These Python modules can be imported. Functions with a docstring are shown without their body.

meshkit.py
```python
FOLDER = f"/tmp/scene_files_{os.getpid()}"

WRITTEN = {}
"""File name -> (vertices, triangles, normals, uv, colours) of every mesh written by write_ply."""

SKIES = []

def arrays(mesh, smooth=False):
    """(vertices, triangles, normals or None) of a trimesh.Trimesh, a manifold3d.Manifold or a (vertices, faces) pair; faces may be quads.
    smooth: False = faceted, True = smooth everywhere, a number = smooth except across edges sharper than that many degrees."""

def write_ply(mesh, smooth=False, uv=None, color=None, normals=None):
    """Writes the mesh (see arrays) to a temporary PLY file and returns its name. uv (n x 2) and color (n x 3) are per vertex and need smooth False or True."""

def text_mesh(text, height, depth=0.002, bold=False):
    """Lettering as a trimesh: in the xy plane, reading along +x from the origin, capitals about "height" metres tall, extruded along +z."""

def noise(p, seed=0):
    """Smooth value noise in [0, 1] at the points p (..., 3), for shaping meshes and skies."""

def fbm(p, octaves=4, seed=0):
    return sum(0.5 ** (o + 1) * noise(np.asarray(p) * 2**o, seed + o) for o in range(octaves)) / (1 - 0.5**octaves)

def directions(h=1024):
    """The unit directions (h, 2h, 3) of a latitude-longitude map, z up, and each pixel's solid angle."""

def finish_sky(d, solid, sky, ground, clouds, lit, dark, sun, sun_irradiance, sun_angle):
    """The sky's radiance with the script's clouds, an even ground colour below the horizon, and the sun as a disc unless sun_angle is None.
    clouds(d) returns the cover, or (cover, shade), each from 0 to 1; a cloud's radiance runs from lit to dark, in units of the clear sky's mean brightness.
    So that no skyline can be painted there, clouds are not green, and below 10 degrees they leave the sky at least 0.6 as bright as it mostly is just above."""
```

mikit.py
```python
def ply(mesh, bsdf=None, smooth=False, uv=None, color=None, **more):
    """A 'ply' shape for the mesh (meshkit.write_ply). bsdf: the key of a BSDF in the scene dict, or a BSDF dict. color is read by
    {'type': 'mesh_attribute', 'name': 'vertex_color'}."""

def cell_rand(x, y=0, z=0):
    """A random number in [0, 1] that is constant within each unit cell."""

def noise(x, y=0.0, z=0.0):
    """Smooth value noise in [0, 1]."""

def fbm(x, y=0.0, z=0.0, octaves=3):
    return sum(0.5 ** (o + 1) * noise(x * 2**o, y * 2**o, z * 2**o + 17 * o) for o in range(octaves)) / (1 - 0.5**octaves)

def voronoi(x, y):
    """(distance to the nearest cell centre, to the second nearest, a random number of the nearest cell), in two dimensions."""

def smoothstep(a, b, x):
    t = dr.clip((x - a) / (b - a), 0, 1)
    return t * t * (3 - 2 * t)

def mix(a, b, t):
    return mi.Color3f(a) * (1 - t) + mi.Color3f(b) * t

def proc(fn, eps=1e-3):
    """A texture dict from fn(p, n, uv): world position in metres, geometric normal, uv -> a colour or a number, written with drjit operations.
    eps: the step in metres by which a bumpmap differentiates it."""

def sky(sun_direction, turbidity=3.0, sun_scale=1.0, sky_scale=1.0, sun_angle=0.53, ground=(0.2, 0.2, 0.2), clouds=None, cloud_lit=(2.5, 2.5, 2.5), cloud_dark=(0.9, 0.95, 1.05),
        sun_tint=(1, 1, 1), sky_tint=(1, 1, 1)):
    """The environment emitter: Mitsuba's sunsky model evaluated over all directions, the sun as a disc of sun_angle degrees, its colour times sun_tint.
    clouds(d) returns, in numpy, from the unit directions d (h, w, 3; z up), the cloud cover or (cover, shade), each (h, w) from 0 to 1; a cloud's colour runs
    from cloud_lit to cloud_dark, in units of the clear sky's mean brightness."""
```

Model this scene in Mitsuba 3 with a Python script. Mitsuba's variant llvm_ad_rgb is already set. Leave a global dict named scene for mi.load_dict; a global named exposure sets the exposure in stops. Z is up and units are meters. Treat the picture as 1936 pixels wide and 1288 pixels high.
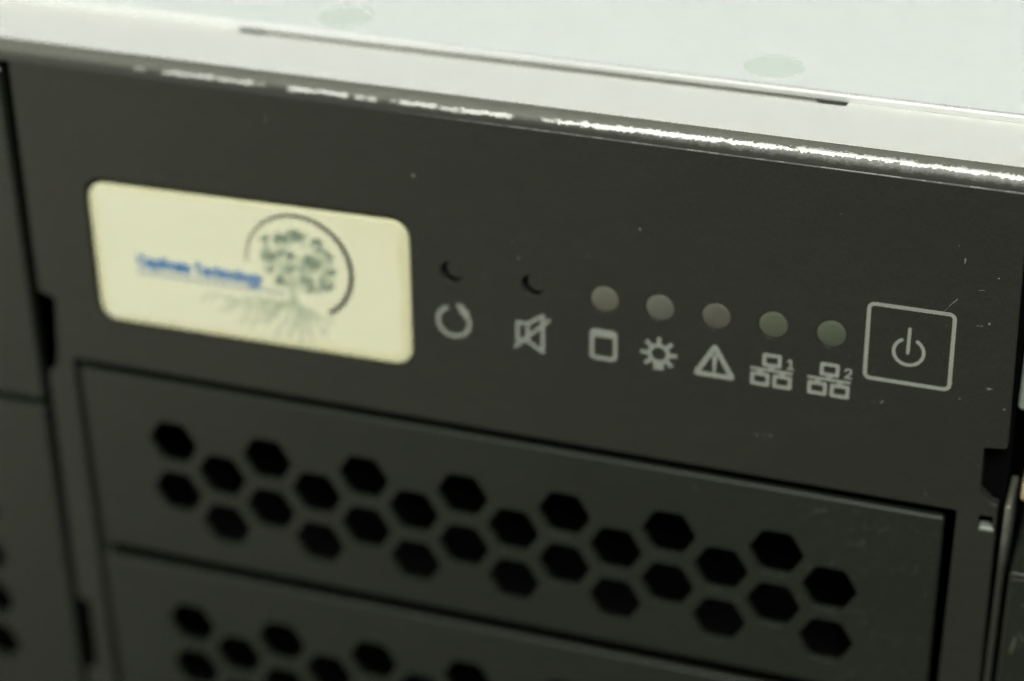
import math, random
import numpy as np, trimesh, mitsuba as mi, drjit as dr
import mikit, meshkit
from mikit import proc, noise, fbm, smoothstep, mix
from shapely.geometry import Polygon, LineString, Point, box as sbox, MultiPolygon
from shapely.ops import unary_union
from shapely import affinity

T = mi.ScalarTransform4f
scene, labels = {'type': 'scene'}, {}
MM = 0.001

# ------------------------------------------------------------------ camera, light, exposure
# world: x right along the front panel, y into the machine, z up; the painted front face lies in y = 0. Sizes are written in mm.
CAM = np.array([67.08, -192.91, 142.85])
FWD = np.array([-0.28218, 0.81823, -0.50087])
UP = np.array([-0.15159, 0.47750, 0.86545])
scene['camera'] = {
    'type': 'thinlens', 'fov': 2 * math.degrees(math.atan(968 / 4128.4)), 'fov_axis': 'x',
    'aperture_radius': 3.4 * MM, 'focus_distance': 214 * MM, 'near_clip': 0.01, 'far_clip': 20.0,
    'to_world': T().look_at(origin=(CAM * MM).tolist(), target=((CAM + 200 * FWD) * MM).tolist(), up=UP.tolist())}
exposure = 0.0


def lamp(pos, target, w, h, rgb):
    return {'type': 'rectangle', 'to_world': T().look_at(origin=pos, target=target, up=[0.01, 1, 0.02]) @ T().scale([w / 2, h / 2, 1]),
            'bsdf': {'type': 'diffuse', 'reflectance': {'type': 'rgb', 'value': [.6, .6, .6]}},
            'emitter': {'type': 'area', 'radiance': {'type': 'rgb', 'value': rgb}}}


scene['ceiling_lamp'] = lamp([0.40, -1.05, 1.55], [0, 0, 0.03], 1.2, 0.75, [14.6, 15.0, 14.3])
labels['ceiling_lamp'] = {'label': 'overhead fluorescent ceiling light above the front of the server', 'category': 'lamp'}
scene['added_fill_light'] = lamp([-1.38, -1.15, -0.33], [0, 0, 0.0], 1.5, 1.45, [1.18, 1.18, 0.92])  # unseen fill light, added to lighten the panel reflection at the left
labels['added_fill_light'] = {'label': 'added unseen fill light, large and dim, low in front to the left of the server', 'category': 'lamp'}
scene['room_light'] = {'type': 'constant', 'radiance': {'type': 'rgb', 'value': [0.08, 0.085, 0.078]}}

# ------------------------------------------------------------------ materials


def rgb(*v):
    return {'type': 'rgb', 'value': list(v)}


def two(b):
    return {'type': 'twosided', 'bsdf': b}


def bumped(b, fn, scale=1.0, eps=3e-5):
    return {'type': 'bumpmap', 'arbitrary': proc(fn, eps), 'scale': scale, 'bsdf': b}


def principled(col, rough, spec=0.5, metal=0.0, **k):
    return {'type': 'principled', 'base_color': col if isinstance(col, dict) else rgb(*col), 'roughness': rough, 'specular': spec, 'metallic': metal, **k}


def mmp(p):
    return p.x * 1000, p.y * 1000, p.z * 1000


def grain(p, n, uv):                       # fine powder-coat relief, about 4 microns
    x, y, z = mmp(p)
    return (fbm(x * 2.6, y * 2.6, z * 4.5, 2) - 0.5) * 4.0e-6


def paint_colour(p, n, uv):
    x, y, z = mmp(p)
    a = fbm(x * 0.09 + 3, y * 0.09, z * 0.09 + 9, 3)
    b = noise(x * 5, y * 5, z * 7)
    c = mix((.0192, .0200, .0142), (.0230, .0236, .0166), a)
    c = c * (1 + 0.16 * (fbm(x * 0.35 + 60, y * 0.3, z * 0.8 + 2, 3) - 0.5))
    return c * (0.78 + 0.44 * b)


def tray_colour(p, n, uv):
    x, y, z = mmp(p)
    a = fbm(x * 0.12 + 31, y * 0.1, z * 0.12 + 5, 3)
    b = noise(x * 5 + 9, y * 5, z * 7)
    s = smoothstep(0.80, 0.90, noise(x * 1.6 + 70, y * 1.6, z * 1.6)) * smoothstep(10.0, 40.0, x)      # dusty rub marks at the handle end
    c = mix((.0135, .0160, .0108), (.0165, .0190, .0128), a)
    c = c * (1 + 0.16 * (fbm(x * 0.35 + 20, y * 0.3, z * 0.8 + 8, 3) - 0.5))
    return c * (0.78 + 0.44 * b) + mi.Color3f(.010, .010, .009) * s


scene['black_paint'] = two(principled(proc(paint_colour), 0.48, 0.5))
scene['tray_paint'] = two(principled(proc(tray_colour), 0.41, 0.5))
scene['matte_black'] = two({'type': 'diffuse', 'reflectance': rgb(.004, .004, .004)})  # shade inside the case is put into this near-black colour
scene['dark_plastic'] = two(principled((.030, .031, .025), 0.5, 0.4))


def lip_shine(p, n, uv):  # bare metal blended in towards the right for the highlight along the lip
    x, y, z = mmp(p)
    return smoothstep(-30.0, 5.0, x) * (0.35 + 0.15 * noise(x * 1.2, 3.0, z * 3))


def blend(a, b, w):
    return {'type': 'blendbsdf', 'weight': proc(w), 'a': a, 'b': b}


def zinc_colour(p, n, uv):
    x, y, z = mmp(p)
    a = fbm(x * 0.06 + 11, y * 0.06 + 4, z * 0.06, 3)
    b = fbm(x * 0.9, y * 0.9, z * 0.9, 2)
    return mix((.735, .765, .725), (.75, .775, .735), a) * (0.985 + 0.03 * b)


scene['zinc'] = two(principled(proc(zinc_colour), 0.55, 0.5, 0.0))
scene['zinc_flange'] = two(principled((.715, .715, .66), 0.55, 0.5, 0.0))
scene['lip_metal'] = blend(two(principled((.80, .81, .77), 0.5, 0.5)), two({'type': 'roughconductor', 'material': 'none', 'specular_reflectance': rgb(.80, .80, .76), 'alpha': 0.30}), lip_shine)
scene['tongue_metal'] = two(principled((.40, .395, .335), 0.5, 0.5))  # colour darkened to put the shade of the slot into the tongue
scene['zinc_spot'] = two(principled((.655, .72, .645), 0.5, 0.5, 0.0))
scene['bare_metal'] = two({'type': 'roughconductor', 'material': 'none', 'specular_reflectance': rgb(.72, .71, .66), 'alpha': 0.28})
scene['dull_metal'] = two(principled((.30, .33, .28), 0.45, 0.5, 0.4))
scene['brass'] = two(principled((.62, .50, .33), 0.4, 0.5, 0.7))


def metal_bump(p, n, uv):
    x, y, z = mmp(p)
    return (fbm(x * 3.0, y * 9.0, z * 9.0, 3) - 0.5) * 2.5e-5


R_B, Z_B = 1.7, 50.0                       # radius of the bent upper edge, height at which the bend starts


ISLANDS = [(-42.3, -40.9, .45), (-38.8, -32.7, .9), (-32.4, -28.2, .85), (-28.0, -26.8, .3), (-24.1, -17.4, 1.0), (-16.6, -15.4, .75), (-15.2, -14.1, .75), (-12.6, -11.9, .4),
           (-11.6, -7.5, .9), (-7.1, -5.1, .85), (-4.8, 0.6, .95), (4.0, 5.2, .6), (5.5, 80.0, 1.0)]


def wear(p, n, uv):
    """Where the paint has worn off the bent edge: a ragged band along its crest, in islands to the left, continuous to the right."""
    x, y, z = mmp(p)
    s = (z - Z_B) / R_B                    # sine of the angle round the bend
    mid = noise(x * 1.3 + 7, z * 1.2, 2.0)
    fine = noise(x * 4.2, z * 5.0 + 3, y * 5.0)
    finest = noise(x * 9.0 + 5, z * 10.0, y * 9.0)
    along = mi.Float(0)
    for a, b, k in ISLANDS:
        j = (fine - .5) * 0.5
        along = dr.maximum(along, smoothstep(a - .35, a + .35, x + j) * (1 - smoothstep(b - .35, b + .35, x + j)) * k)
    t = smoothstep(-12.0, 38.0, x)
    c = 0.53 + 0.25 * t + (noise(x * .35, 4.0, 2.0) - .5) * 0.06
    h = 0.125 - 0.025 * t + (mid - .5) * 0.08 + (fine - .5) * 0.15 + (finest - .5) * 0.07
    d = dr.abs(s - c)
    core = (1 - smoothstep(h - 0.05, h + 0.03, d)) * along
    low = smoothstep(4.0, 20.0, x) * smoothstep(0.26, 0.42, s + (mid - .5) * .2) * (1 - smoothstep(c, c + .06, s)) * (0.035 + 0.06 * smoothstep(0.35, 0.75, fine * 0.6 + mid * 0.4))
    flecks = smoothstep(0.90, 0.95, noise(x * 2.3 + 90, z * 3.0, y * 3.0)) * smoothstep(-30.0, 0.0, x) * 0.10
    return dr.clip(dr.maximum(dr.maximum(core, low), flecks), 0, 1)


def edge_colour(p, n, uv):                 # paint made paler up the bend, its gloss and lighting put into colour
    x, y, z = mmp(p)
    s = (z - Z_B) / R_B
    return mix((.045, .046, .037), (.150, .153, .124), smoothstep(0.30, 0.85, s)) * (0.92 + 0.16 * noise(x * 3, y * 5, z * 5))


def ledge_wear(p, n, uv):
    x, y, z = mmp(p)
    return smoothstep(-16.0, 12.0, x) * (0.30 + 0.6 * smoothstep(0.4, 0.62, fbm(x * 0.9, 1.0, 5.0, 3)))


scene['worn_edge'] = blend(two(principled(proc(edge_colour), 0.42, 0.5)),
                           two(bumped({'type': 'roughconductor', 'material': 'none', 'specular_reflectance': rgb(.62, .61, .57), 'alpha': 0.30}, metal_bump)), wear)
scene['worn_ledge'] = blend(two(principled(proc(paint_colour), 0.48)), two(principled((.22, .22, .195), 0.4, 0.5, 0.3)), ledge_wear)


def strip_wear(p, n, uv):
    x, y, z = mmp(p)
    return smoothstep(5.0, 13.5, z + 3 * (noise(x * .8, y * .8, z * .8) - .5)) * 0.75 + 0.04


scene['worn_stile'] = blend(two(principled((.022, .023, .018), 0.5)), two(principled((.26, .26, .21), 0.38, 0.5, 0.5)), strip_wear)


def plate_colour(p, n, uv):
    x, y, z = mmp(p)
    cx, cz = -30.35, 28.1
    d = dr.minimum(18.95 - dr.abs(x - cx), 8.95 - dr.abs(z - cz - (x - cx) * 0.016))
    rim_tint = 1 - smoothstep(0.0, 1.1, d - 0.35 * smoothstep(14.0, 18.0, x - cx) - 0.3 * smoothstep(-6.0, -8.0, z - cz) + (fbm(x * .5, 2.0, z * .5, 2) - .5) * 0.7)  # yellower tint towards the rim of the plate
    rim_tint = dr.maximum(rim_tint, 0.28 * smoothstep(8.0, 16.0, x - cx) * smoothstep(5.0, 8.5, z - cz))
    c = mix((.84, .825, .60), (.825, .81, .575), smoothstep(-45.0, -12.0, x))  # paler at left: the fall of light across the plate is painted in
    return mix(c, (.69, .645, .35), rim_tint * 0.6)


scene['cream_plastic'] = two({'type': 'principled', 'base_color': proc(plate_colour), 'roughness': 0.4, 'specular': 0.4})
scene['print_grey'] = two(principled((.28, .288, .25), 0.5, 0.4))
scene['print_blue'] = two(principled((.05, .18, .42), 0.5, 0.4))
scene['print_pale_blue'] = two(principled((.38, .42, .42), 0.5, 0.4))
scene['print_leaf'] = two(principled((.205, .26, .185), 0.5, 0.4))
scene['print_pale_leaf'] = two(principled((.52, .57, .40), 0.5, 0.4))
scene['print_root'] = two(principled((.47, .515, .365), 0.5, 0.4))
scene['print_charcoal'] = two(principled((.08, .08, .055), 0.5, 0.4))
scene['tray_dust'] = two(principled((.085, .085, .07), 0.8, 0.2))
scene['dust'] = two(principled((.18, .18, .155), 0.8, 0.2))
for i, c in enumerate([(.112, .112, .082), (.110, .111, .088), (.094, .089, .069), (.082, .091, .060), (.076, .090, .060)]):
    scene[f'lens_{i}'] = two(principled(c, 0.45, 0.5))

# ------------------------------------------------------------------ mesh helpers (mm)


def to_m(m):
    m = m.copy()
    m.apply_scale(MM)
    return m


def put(key, mesh, mat, smooth=False, **more):
    base, n = key, 0
    while key in scene:
        n += 1
        key = f'{base}_{n:03d}'
    scene[key] = mikit.ply(to_m(mesh), mat, smooth, **more)
    return key


def polys(g):
    return [q for q in getattr(g, 'geoms', [g]) if isinstance(q, Polygon) and q.area > 1e-9]


def inset(ring, d):
    """The closed ring with every vertex moved d to its left (the inside of a counter-clockwise ring)."""
    a = np.asarray(ring)[:-1]
    e = np.roll(a, -1, 0) - a
    e /= np.linalg.norm(e, axis=1, keepdims=True)
    nrm = np.c_[-e[:, 1], e[:, 0]]
    m = nrm + np.roll(nrm, 1, 0)
    m /= np.maximum((m * nrm).sum(1), 0.35)[:, None]
    return a + m * d


def triangulate(rings):
    import manifold3d
    return np.vstack([np.asarray(c) for c in rings]), manifold3d.triangulate([np.asarray(c, float) for c in rings])


def plate(shape, y0, thick, r=0.15, seg=3, back=True, r_hole=None):
    """A sheet lying in the xz plane (shape in x, z), its front at y0 and its front edges rounded with radius r."""
    out = []
    for g in polys(shape):
        g = g.simplify(1e-4)
        g = Polygon(g.exterior.coords, [h.coords for h in g.interiors])
        from shapely.geometry.polygon import orient
        g = orient(g, 1.0)
        rings = [g.exterior] + list(g.interiors)
        v, f, caps = [], [], []
        for ri, ring in enumerate(rings):
            rr = r if ri == 0 or r_hole is None or Polygon(ring).area > 1000 else r_hole
            c = np.asarray(ring.coords)
            n = len(c) - 1
            levels = []
            for k in range(seg + 1):
                t = math.pi / 2 * k / seg
                levels.append((inset(c, rr * (1 - math.sin(t)) if rr else 0.0), y0 + rr * (1 - math.cos(t))))
            levels.append((c[:-1], y0 + thick))
            b = sum(len(x) for x in v)
            for pts, y in levels:
                v.append(np.c_[pts[:, 0], np.full(n, y), pts[:, 1]])
            for k in range(len(levels) - 1):
                for i in range(n):
                    j = (i + 1) % n
                    p, q, s, t = b + k * n + i, b + k * n + j, b + (k + 1) * n + j, b + (k + 1) * n + i
                    f += [[p, s, q], [p, t, s]]
            caps.append(levels[0][0])
        body = trimesh.Trimesh(np.vstack(v), np.array(f), process=False)
        if not Polygon(caps[0], caps[1:]).is_valid:
            print('bad cap', g.bounds)
        cv, cf = triangulate(caps)
        cap = trimesh.Trimesh(np.c_[cv[:, 0], np.full(len(cv), y0), cv[:, 1]], np.asarray(cf), process=False)
        if cap.face_normals[:, 1].sum() > 0:
            cap.invert()
        parts = [body, cap]
        if back:
            bv, bf = triangulate([np.asarray(q.coords)[:-1] for q in rings])
            bk = trimesh.Trimesh(np.c_[bv[:, 0], np.full(len(bv), y0 + thick), bv[:, 1]], np.asarray(bf), process=False)
            if bk.face_normals[:, 1].sum() < 0:
                bk.invert()
            parts.append(bk)
        m = trimesh.util.concatenate(parts)
        m.merge_vertices(digits_vertex=5)
        out.append(m)
    return trimesh.util.concatenate(out)


def flat(shape, y_face, proud=0.03):
    """A thin print on a face at y_face."""
    return plate(shape, y_face - proud, proud + 0.01, 0.0, 1, back=False)


def horizontal(shape, z_top, thick, r=0.15, seg=3):
    """A sheet lying flat, its shape given in x, y and its top at z_top."""
    m = plate(affinity.scale(shape, 1, -1, origin=(0, 0)), 0, thick, r, seg)
    v = m.vertices.copy()
    m.vertices = np.c_[v[:, 0], -v[:, 2], z_top - v[:, 1]]
    return m


def bx(x0, x1, y0, y1, z0, z1):
    return trimesh.creation.box(bounds=[[x0, y0, z0], [x1, y1, z1]])


def rbox(x0, x1, z0, z1, r):
    return sbox(x0 + r, z0 + r, x1 - r, z1 - r).buffer(r, quad_segs=6)


def line(pts, w, cap='round', join='round'):
    return LineString(pts).buffer(w / 2, cap_style=cap, join_style=join, quad_segs=6)


def circle(x, z, r, q=12):
    return Point(x, z).buffer(r, quad_segs=q)


def arc(cx, cz, r, a0, a1, n=40):
    return [(cx + r * math.cos(math.radians(a0 + (a1 - a0) * k / n)), cz + r * math.sin(math.radians(a0 + (a1 - a0) * k / n))) for k in range(n + 1)]


def hexagon(x, z, flats=5.55, rr=0.95):
    R = flats / math.sqrt(3)
    h = Polygon([(x + R * math.cos(math.radians(60 * k)), z + R * math.sin(math.radians(60 * k))) for k in range(6)])
    return h.buffer(-rr).buffer(rr, quad_segs=4)


def profile(pts, x0, x1, n):
    """A sheet swept along x: pts are (y, z)."""
    xs = np.linspace(x0, x1, n + 1)
    k = len(pts)
    v = np.array([(x, y, z) for x in xs for y, z in pts])
    f = []
    for i in range(n):
        for j in range(k - 1):
            a = i * k + j
            f += [[a, a + k, a + k + 1], [a, a + k + 1, a + 1]]
    return trimesh.Trimesh(v, np.array(f), process=False)


# ------------------------------------------------------------------ the server case
S = 'server_chassis'
labels[S] = {'label': 'rack server with a pale metal lid and a worn black front panel of icons', 'category': 'server'}

# the dark inside of the case and its outer shell
body = [bx(-170, 54.0, 60, 60.8, -80, 51.2), bx(-170, 54.0, 2.4, 440, -80.0, -79.0), bx(-170, 54.0, 439.2, 440, -80, 51.0),
        bx(-170, -169, 2.4, 440, -79, 51.0), bx(53.0, 54.0, 2.4, 440, -79, 51.0)]
put(S + '__body', trimesh.util.concatenate(body), 'matte_black')

# lid: front flange with a long slot, and the lid sheet that ends in a rounded lip behind it
flange = sbox(-170, 2.25, 53.6, 40).difference(rbox(-35.4, 32.9, 11.75, 13.6, 0.3))
put(S + '__top_flange', horizontal(flange, 51.55, 1.0, 0.06), 'zinc_flange', 30)
labels[S + '__top_flange'] = {'label': 'narrow pale metal flange between the black edge and the lid'}
put(S + '__top_flange__slot_tongue', horizontal(rbox(-32.2, 29.7, 12.36, 16.0, 0.3), 51.28, 0.6, 0.1), 'tongue_metal', 30)
lip = [(12.72, 51.6), (12.72, 52.04)] + [(13.06 - 0.34 * math.cos(t), 52.04 + 0.34 * math.sin(t)) for t in np.linspace(0.2, math.pi / 2, 7)] + [(13.3, 52.38)]
lid = bx(-170, 53.8, 13.3, 440, 51.6, 52.38)
put(S + '__lid', lid, 'zinc', 40)
put(S + '__lid__front_lip', profile(lip, -170, 53.8, 40), 'lip_metal', 40)
for x, y in ((-24.6, 17.4), (24.0, 17.7), (-73.2, 17.4)):
    put(S + '__lid__weld_spot', horizontal(circle(x, y, 3.15, 16), 52.43, 0.06, 0.03, 2), 'zinc_spot', 30)

put(S + '__slot_backing', bx(-40, 40, 8, 20, 49.4, 50.0), 'matte_black')  # black sheet added to keep the slot ends dark

# front panel: a painted sheet with a bay opening, latch slots at both sides and holes for buttons and lights
outline = Polygon([(-57.55, Z_B), (52.9, Z_B), (53.75, 21.2), (51.5, 20.95), (51.55, 15.7), (52.9, 14.35), (53.5, 14.3), (53.8, -8), (53.9, -60),
                   (-58.3, -60), (-58.1, -34.6), (-56.4, -33.6), (-56.0, -23.4), (-57.95, -23.0), (-57.7, 10.2), (-56.3, 11.6), (-55.6, 20.6), (-57.6, 21.3)])
outline = outline.buffer(-0.22, join_style='mitre').buffer(0.22, quad_segs=3)
opening = rbox(-54.2, 49.45, -40.9, 12.82, 0.35)
badge = Polygon([(-49.65, 36.4), (-11.05, 37.15), (-11.2, 19.3), (-49.6, 18.95)])
badge_cut = badge.buffer(-2.1).buffer(2.35, quad_segs=10)
badge_cut = unary_union([badge_cut, affinity.translate(badge_cut, -0.05, 0.42)]).buffer(0.1).buffer(-0.1)  # pocket widened above the plate to shape a dark shadow band
badge = badge.buffer(-2.1).buffer(2.1, quad_segs=10)
LEDS = [(10.92, 31.52), (16.92, 31.52), (22.95, 31.52), (28.98, 31.53), (35.02, 31.52)]
PINS = [(-6.2, 32.05), (2.95, 31.95)]
cuts = [opening, badge_cut, rbox(51.75, 53.2, 10.95, 12.75, 0.15)] + [circle(x, z, 1.60) for x, z in LEDS] + [circle(x, z, 1.28) for x, z in PINS]
put(S + '__front_panel', plate(outline.difference(unary_union(cuts)), 0.0, 1.2, 0.14, 3, r_hole=0.07), 'black_paint', 35)
labels[S + '__front_panel'] = {'label': 'black painted metal front with printed icons and scratches'}


R0 = 0.16
bend = [(R0 + R_B - R_B * math.cos(t), Z_B + R_B * math.sin(t)) for t in np.linspace(0, math.pi / 2, 15)] + [(2.28, Z_B + R_B), (2.28, Z_B + R_B - 1.1), (R0 + R_B, Z_B + R_B - 1.1), (R0 + 1.1, Z_B), (R0, Z_B)]
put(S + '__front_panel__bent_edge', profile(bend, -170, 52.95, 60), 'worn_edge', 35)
labels[S + '__front_panel__bent_edge'] = {'label': 'rounded top edge with the paint worn down to shiny metal'}
ledge = [(0.02, Z_B - 0.16), (0.05, Z_B - 0.02), (0.10, Z_B + 0.05), (0.20, Z_B + 0.08), (0.40, Z_B + 0.04)]
put(S + '__front_panel__edge_ridge', profile(ledge, -57.5, 52.9, 20), 'worn_ledge', True)

# black backing added to keep the holes dark, inner walls of the bay
put(S + '__panel_backing', trimesh.util.concatenate([bx(-56.8, 53.0, 2.2, 2.8, 14.0, 49.5)]), 'matte_black')
put(S + '__bay_frame', trimesh.util.concatenate([bx(-57.2, -52.4, 1.25, 2.3, -60, 11.6)]), 'tray_paint')
put(S + '__bay_frame__side_wall', trimesh.util.concatenate([bx(49.6, 50.4, 1.3, 58, -60, 13.5), bx(-57.0, -56.2, 2.35, 58, -60, 13.5), bx(-56, 49.5, 1.3, 58, 13.0, 13.6)]), 'matte_black')

# buttons behind the pin holes, indicator lights
for (x, z) in PINS:
    pin = trimesh.creation.revolve([(0, 0), (1.06, 0.0), (1.12, -0.05), (1.12, -0.9)], sections=28)
    pin.apply_transform(trimesh.transformations.rotation_matrix(math.pi / 2, [1, 0, 0]))
    pin.apply_translation([x + 0.56, 0.03, z + 0.50])
    put(S + '__pin_button', pin, 'black_paint', 35)
for i, (x, z) in enumerate(LEDS):
    prof = [(0, 0.26)] + [(1.55 * math.sin(a), 0.26 * math.cos(a)) for a in np.linspace(0.15, math.pi / 2, 9)] + [(1.56, -0.06), (1.56, -1.0)]
    m = trimesh.creation.revolve(prof, sections=36)
    m.apply_transform(trimesh.transformations.rotation_matrix(math.pi / 2, [1, 0, 0]))
    m.apply_translation([x, 0.14, z])
    k = put(S + '__status_light', m, f'lens_{i}', 35)
    labels[k] = {'label': ['unlit yellowish light above the disk icon', 'unlit pale grey light above the lamp icon', 'unlit brownish light above the warning triangle',
                           'unlit greenish light above network icon 1', 'unlit greenish light above network icon 2'][i]}

# printed icons
w = 0.42
ring = line(arc(-6.1, 26.0, 1.78, 112, 405), 0.62, 'flat')
head = Polygon([(-5.75, 28.2), (-5.15, 28.25), (-4.35, 27.35), (-4.3, 26.6), (-4.75, 26.55), (-5.25, 27.2)])
ring = unary_union([line(arc(-6.1, 26.0, 1.80, 110, 410), 0.48, 'flat'), head.buffer(0.04)])
put(S + '__reset_icon', flat(ring, 0), 'print_grey')
mute = unary_union([line([(1.22, 27.15), (2.35, 27.15), (2.35, 25.05), (1.22, 25.05), (1.22, 27.15)], w, join='mitre'),
                    line([(2.35, 27.15), (4.05, 28.4), (4.05, 23.95), (2.35, 25.05)], w), line([(0.95, 24.15), (4.75, 27.95)], w * 0.9)])
put(S + '__mute_icon', flat(mute, 0), 'print_grey')
disk = rbox(9.33, 12.36, 24.15, 27.88, 0.55).difference(rbox(9.78, 11.92, 24.6, 26.95, 0.2))
put(S + '__disk_icon', flat(disk, 0), 'print_grey')
bulb = [circle(16.93, 26.0, 1.22).union(Polygon([(16.05, 25.4), (17.8, 25.4), (17.45, 24.75), (17.5, 24.08), (16.35, 24.08), (16.4, 24.75)])).difference(circle(16.93, 26.02, 0.80))]
for a in (0, 45, 90, 135, 180, 222, 318):
    c, s_ = math.cos(math.radians(a)), math.sin(math.radians(a))
    bulb.append(line([(16.93 + 1.1 * c, 26.0 + 1.1 * s_), (16.93 + 2.0 * c, 26.0 + 2.0 * s_)], 0.46, 'flat'))
put(S + '__lamp_icon', flat(unary_union(bulb), 0), 'print_grey')
tri = Polygon([(22.95, 28.5), (20.55, 24.2), (25.4, 24.2)]).buffer(-0.35).buffer(0.35, quad_segs=8)
tri_in = Polygon([(22.95, 28.5), (20.55, 24.2), (25.4, 24.2)]).buffer(-0.55, join_style='mitre')
bang = Polygon([(22.68, 26.8), (22.8, 26.95), (23.14, 26.95), (23.26, 26.8), (23.12, 25.2), (23.12, 24.6), (22.84, 24.6), (22.84, 25.2)])
put(S + '__warning_icon', flat(unary_union([tri.difference(tri_in), bang]), 0), 'print_grey')


def pc(x, z):
    return rbox(x - 1.02, x + 1.02, z - 0.80, z + 0.80, 0.22).difference(rbox(x - 0.61, x + 0.61, z - 0.39, z + 0.39, 0.08))


def network(x0, digit):
    g = [pc(x0, 27.33), pc(x0 - 1.18, 24.94), pc(x0 + 1.18, 24.94), sbox(x0 - 2.24, 25.98, x0 + 2.24, 26.3), sbox(x0 - 0.28, 26.2, x0 + 0.28, 26.6),
         sbox(x0 - 1.45, 25.6, x0 - 0.9, 26.1), sbox(x0 + 0.9, 25.6, x0 + 1.45, 26.1)]
    m = flat(unary_union(g), 0)
    t = meshkit.text_mesh(digit, 1.15, 0.03, bold=True)
    v = t.vertices.copy()
    t.vertices = np.c_[v[:, 0] + x0 + 1.40, -0.03 + (0.03 - v[:, 2]), v[:, 1] + 26.62]
    return trimesh.util.concatenate([m, t])


for x0, d in ((29.05, '1'), (35.1, '2')):
    k = put(S + '__network_icon', network(x0, d), 'print_grey')
    labels[k] = {'label': f'printed icon of three linked computers with the digit {d}'}

sq = Polygon([(38.42, 36.0), (47.4, 36.05), (47.55, 26.95), (38.5, 26.95)])
sq = sq.buffer(-0.8).buffer(0.8, quad_segs=8).difference(sq.buffer(-0.8).buffer(0.38, quad_segs=8))
P = S + '__power_button'
put(P + '__outline', flat(sq, 0), 'print_grey')
put(P + '__power_symbol', flat(unary_union([line(arc(42.95, 30.85, 1.52, 116, 424), 0.36, 'flat'), line([(42.87, 30.75), (42.87, 33.5)], 0.36)]), 0), 'print_grey')

# nameplate in its pocket, with the printed logo
N = S + '__nameplate'
YN = 0.16
put(N, plate(badge, YN, 1.2, 0.28, 5), 'cream_plastic', 35)
labels[N] = {'label': 'cream plastic nameplate with a blue company name and a tree logo'}


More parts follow.
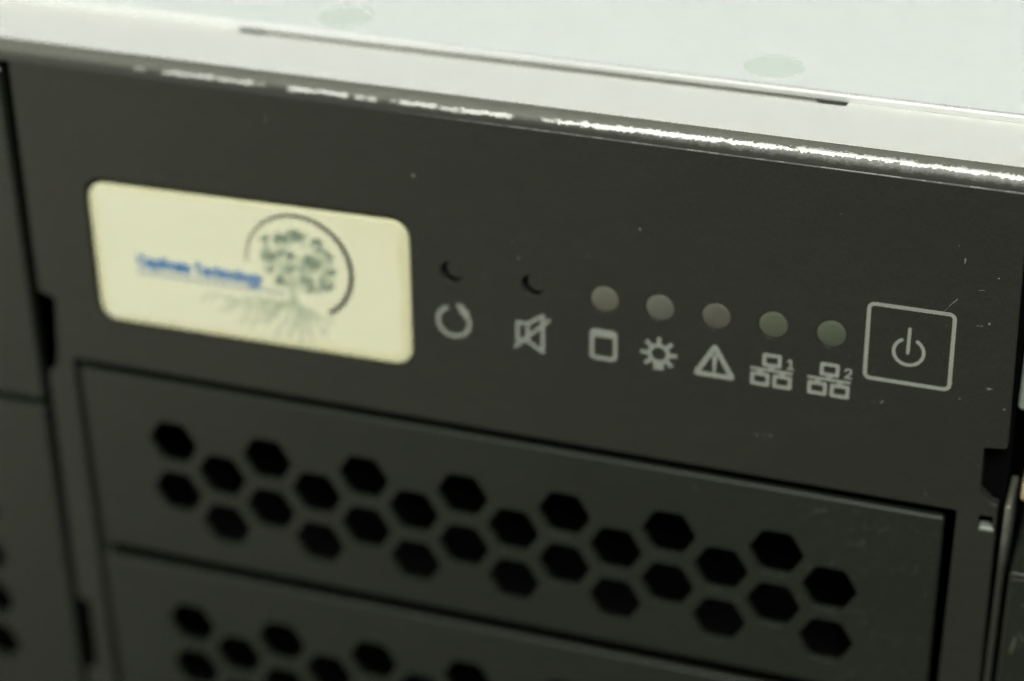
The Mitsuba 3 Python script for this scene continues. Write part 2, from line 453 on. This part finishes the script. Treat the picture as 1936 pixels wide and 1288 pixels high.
def lettering(text, x0, z0, x1, z1, h, thick=0.02):
    t = meshkit.text_mesh(text, h, thick, bold=True)
    v = t.vertices.copy()
    L = math.hypot(x1 - x0, z1 - z0)
    u = v[:, 0] * L / v[:, 0].max()
    c, s_ = (x1 - x0) / L, (z1 - z0) / L
    t.vertices = np.c_[x0 + u * c - v[:, 1] * s_, YN - v[:, 2] - 0.002, z0 + u * s_ + v[:, 1] * c]
    return t


name = []
for dx, dz in ((0, 0), (.09, 0), (-.09, 0), (0, .07), (0, -.07)):
    name.append(lettering('Captivate Technology', -44.3 + dx, 26.66 + dz, -28.8 + dx, 26.70 + dz, 1.38, 0.02 + abs(dx) * .01 + abs(dz) * .03))
put(N + '__company_name', trimesh.util.concatenate(name), 'print_blue')
put(N + '__underline', flat(line([(-44.35, 25.85), (-26.2, 26.05)], 0.42, 'flat'), YN, 0.02), 'print_pale_blue')
outer, inner = [], []
for k in range(61):
    a = 182 - 240 * k / 60
    ww = 0.20 + 0.44 * min(1.0, k / 40)
    c, s_ = math.cos(math.radians(a)), math.sin(math.radians(a))
    outer.append((-24.25 + (6.27 + ww / 2) * c, 29.66 + (6.27 + ww / 2) * s_))
    inner.append((-24.25 + (6.27 - ww / 2) * c, 29.66 + (6.27 - ww / 2) * s_))
put(N + '__logo_arc', flat(Polygon(outer + inner[::-1]), YN, 0.02), 'print_charcoal')
rnd = random.Random(4)
leaves = []
clumps = [(-26.3, 32.9, 1.0, .55, 16), (-24.3, 33.5, 1.2, .6, 20), (-28.0, 30.6, .95, .6, 15), (-25.6, 30.9, .9, .55, 12), (-22.6, 30.5, 1.2, .75, 20), (-20.7, 29.7, .8, .5, 10),
          (-26.6, 27.6, 1.0, .5, 11), (-23.3, 27.9, .9, .55, 11), (-21.1, 28.0, .9, .75, 15), (-22.0, 32.6, 1.1, .9, 9), (-24.9, 29.3, 1.3, .45, 10), (-27.7, 28.9, .7, .4, 5), (-20.4, 31.4, .5, .7, 5),
          (-28.0, 32.4, .6, .6, 4), (-22.4, 26.9, .9, .35, 7)]
for cx, cz, rx, rz, n in clumps:
    for _ in range(int(n * 1.25)):
        a, q = rnd.uniform(0, 6.283), math.sqrt(rnd.random())
        e = affinity.rotate(affinity.scale(Point(0, 0).buffer(0.36, quad_segs=3), 1.0, 0.5), rnd.uniform(-60, 80))
        leaves.append(affinity.translate(e, cx + rx * q * math.cos(a), cz + rz * q * math.sin(a)))
pale = []
for _ in range(150):
    a, q = rnd.uniform(0, 6.283), math.sqrt(rnd.random())
    e = affinity.rotate(affinity.scale(Point(0, 0).buffer(0.42, quad_segs=3), 1.0, 0.5), rnd.uniform(-60, 80))
    pale.append(affinity.translate(e, -24.3 + 4.3 * q * math.cos(a), 30.3 + 3.7 * q * math.sin(a)))
put(N + '__logo_foliage', flat(unary_union(pale), YN, 0.012), 'print_pale_leaf')
put(N + '__logo_leaves', flat(unary_union(leaves), YN, 0.02), 'print_leaf')
roots = [Polygon([(-25.35, 28.2), (-24.85, 28.2), (-24.75, 25.6), (-24.2, 24.6), (-26.1, 24.6), (-25.5, 25.6)])]
for bxx, bzz in ((-27.0, 30.0), (-22.8, 29.9), (-25.4, 30.6), (-21.6, 28.4)):
    roots.append(line([(-25.1, 27.0), ((-25.1 + bxx) / 2 + .1, (27.2 + bzz) / 2), (bxx, bzz)], 0.16))
for tx, tz, wv in ((-36.6, 23.9, .5), (-34.3, 22.7, .5), (-32.2, 21.4, .5), (-33.5, 24.0, .35), (-30.6, 20.9, .4), (-29.0, 21.6, .5), (-27.6, 20.4, .4), (-25.9, 20.5, .3), (-24.4, 20.0, .3), (-23.0, 20.5, .3), (-21.2, 21.6, .4), (-20.3, 22.9, .3), (-22.0, 23.8, .2)):
    sx = rnd.uniform(-25.9, -24.2)
    pts = []
    for k in range(13):
        t = k / 12
        x = sx + (tx - sx) * t
        z = 24.9 + (tz - 24.9) * t ** (1.0 if abs(tx - sx) < 3 else 1.5) + (wv * 0.8 * math.sin(t * 13 + tx * 3) + 0.25 * math.sin(t * 29 + tx)) * t
        pts.append((x, z))
    roots.append(line(pts[:8], 0.34))
    roots.append(line(pts[7:], 0.22))
    for k in (5, 8, 10):
        x, z = pts[k]
        roots.append(line([(x, z), (x + rnd.uniform(-.7, .3), z - rnd.uniform(.3, .8)), (x + rnd.uniform(-1.2, .5), z - rnd.uniform(.7, 1.5))], 0.15))
roots = unary_union(roots).intersection(badge.buffer(-0.5))
put(N + '__logo_roots', flat(roots, YN, 0.02), 'print_root')

# latch at the right: a small slot with a bright lip, and the bent edge of the side
put(S + '__latch_lip', plate(rbox(51.85, 53.4, 10.9, 11.4, 0.2), -0.15, 1.2, 0.18, 4), 'dull_metal', 35)
put(S + '__side_edge', plate(rbox(54.2, 54.9, -60, 14.2, 0.33), 0.3, 6.0, 0.3, 4), 'worn_stile', 40)

# dust and paint chips on the painted front
specks = []
rnd = random.Random(8)
spots = [(14.6, 40.4, .13), (1.4, 35.0, .13), (-10.2, 42.9, .17), (47.6, 42.1, .12), (40.7, 24.5, .15), (27.9, 18.0, .10), (28.7, 18.1, .08), (29.3, 18.2, .11), (50.6, 35.4, .13),
         (51.3, 28.0, .14), (53.0, 25.9, .10), (-26.8, 47.0, .12), (48.5, 26.3, .09), (37.0, 29.3, .06), (51.0, 40.6, .10), (46.0, 14.2, .07), (-22.0, 16.5, .05), (20.3, 22.0, .05), (34.0, 20.1, .05), (9.0, 36.5, .05)]
for _ in range(26):
    spots.append((rnd.uniform(-50, 52), rnd.uniform(14.5, 49), rnd.uniform(.03, .055)))
for x, z, r in spots:
    if badge_cut.contains(Point(x, z)):
        continue
    m = trimesh.creation.icosphere(1, r)
    m.apply_scale([1.0, 0.18, rnd.uniform(.7, 1.6)])
    m.apply_translation([x, -0.004, z])
    specks.append(m)
for a, b, w_ in (((46.5, 36.7), (46.85, 37.2), .07), ((46.9, 37.25), (47.25, 37.65), .10), ((46.1, 36.2), (46.4, 36.5), .05), ((47.6, 41.75), (47.62, 42.3), .11), ((49.4, 35.0), (50.0, 35.06), .04), ((51.0, 28.0), (51.6, 28.05), .07), ((49.2, 39.0), (49.9, 39.05), .035)):
    specks.append(flat(line([a, b], w_), 0, 0.015))
k = put(S + '__dust_specks', trimesh.util.concatenate(specks), 'dust', True)
labels[k] = {'label': 'pale dust specks and small scratches on the black panel', 'kind': 'stuff'}

# ------------------------------------------------------------------ drive trays in the bay
PX, PZ, PITCH = 6.0622, 7.0, 26.72
tray_shape = Polygon([(-53.45, 11.55), (48.2, 11.6), (48.3, -13.4), (-52.9, -13.4)]).buffer(-0.4).buffer(0.4, quad_segs=4)
holes = [hexagon(PX * c - 42.05, -0.22 + PZ * (0.5 - r) - (3.5 if c % 2 else 0)) for c in range(14) for r in range(2)]
face = plate(tray_shape.difference(unary_union(holes)), 0.0, 0.8, 0.37, 5, r_hole=0.07)
carrier = trimesh.util.concatenate([bx(-52.0, 47.4, 9.0, 9.6, -12.8, 11.2), bx(-52.2, -51.4, 1.35, 57, -12.8, 11.2), bx(46.8, 47.6, 1.35, 57, -12.8, 11.2), bx(-51.4, 46.8, 1.35, 57, -12.8, -12.2), bx(-51.4, 46.8, 1.35, 57, 10.6, 11.2)])
rnd = random.Random(21)
bits = []
for _ in range(75):
    x, z = 49 - abs(rnd.gauss(0, 11)), rnd.uniform(-12.5, 10.8)
    if x < 16 or x > 47.3 or any(h.buffer(.15).contains(Point(x, z)) for h in holes):
        continue
    if rnd.random() < .7:
        m = trimesh.creation.icosphere(1, rnd.uniform(.04, .10))
        m.apply_scale([rnd.uniform(.8, 1.8), 0.2, rnd.uniform(.7, 1.5)])
        m.apply_translation([x, -0.004, z])
    else:
        a, L = rnd.uniform(-.5, 1.2), rnd.uniform(.3, .9)
        m = flat(line([(x, z), (x + L * math.cos(a) * .6, z + L * math.sin(a))], rnd.uniform(.05, .09)), 0, 0.012)
    bits.append(m)
for x, z in ((34.7, 9.7), (35.6, 9.9)):
    m = trimesh.creation.icosphere(1, .16)
    m.apply_scale([1, .15, 1])
    m.apply_translation([x, -0.004, z])
    bits.append(m)
dust_d = mikit.ply(to_m(trimesh.util.concatenate(bits)), 'tray_dust', True)
face_d, carrier_d = mikit.ply(to_m(face), 'tray_paint', 35), mikit.ply(to_m(carrier), 'matte_black')
for i in range(2):
    t = 'drive_tray' + (f'_{i:03d}' if i else '')
    tw = T().translate([0, 0, -PITCH * i * MM])
    scene[t + '__face_plate'] = {**face_d, 'to_world': tw}
    scene[t + '__carrier'] = {**carrier_d, 'to_world': tw}
    if i == 0:
        scene[t + '__dust_specks'] = {**dust_d}
        labels[t + '__dust_specks'] = {'label': 'dust specks and rub marks at the right end of the tray', 'kind': 'stuff'}
    labels[t] = {'label': ['black drive tray with hexagon vents directly below the icon panel', 'lower black drive tray with hexagon vents, partly cut off by the bottom of the picture'][i],
                 'category': 'drive tray', 'group': 'vented drive trays in the bay'}

# ------------------------------------------------------------------ neighbours at the left
lp = rbox(-168, -58.95, 6.0, 49.15, 0.5)
put('blank_cover', plate(lp, 0.05, 1.3, 0.35, 4), 'tray_paint', 35)
put('blank_cover__corner_glint', plate(line(arc(-59.6, 48.5, 0.55, 75, 15), 0.2), 0.03, 0.5, 0.06, 2), 'zinc', 40)  # pale arc added for the glint on the cover corner
labels['blank_cover'] = {'label': 'plain black cover at the left edge beside the nameplate', 'category': 'panel'}
vh = [hexagon(-70.7 - PX * c, -11.9 - PZ * r + (3.5 if c % 2 else 0)) for c in range(14) for r in range(4)]
put('vented_cover__face_plate', plate(rbox(-168, -59.05, -60, 5.05, 0.5).difference(unary_union(vh)), 0.05, 1.3, 0.35, 4, r_hole=0.12), 'tray_paint', 35)
put('vented_cover__backing', bx(-166, -60, 8, 9, -58, 4), 'matte_black')
labels['vented_cover'] = {'label': 'black vented cover at the lower left edge, below the plain cover', 'category': 'panel'}

# ------------------------------------------------------------------ neighbours at the right
put('metal_bracket', plate(rbox(54.15, 62, 25.2, 49.0, 0.55), 1.2, 30, 0.5, 4), 'dull_metal', 40)
labels['metal_bracket'] = {'label': 'pale bare metal bracket just right of the power button panel', 'category': 'bracket'}
put('brass_pin', plate(rbox(55.55, 57.4, 14.7, 17.3, 0.6), 0.6, 8, 0.5, 4), 'brass', 40)
labels['brass_pin'] = {'label': 'small tan metal pin by the black notch at the right edge', 'category': 'pin'}
put('side_panel__face_plate', plate(rbox(55.5, 80, -60, 6.1, 0.4), 0.2, 20, 0.35, 4), 'tray_paint', 35)
scr = [line([(57.0, -2.2), (56.7, -4.2)], .25), line([(57.3, -1.5), (57.9, -2.4)], .15), line([(55.9, 5.3), (57.4, 5.4)], .16), line([(57.2, 2.0), (57.9, 2.6)], .12)]
put('side_panel__scratch', flat(unary_union(scr), 0.2, 0.02), 'print_charcoal')
labels['side_panel'] = {'label': 'scratched black panel at the lower right edge', 'category': 'panel'}
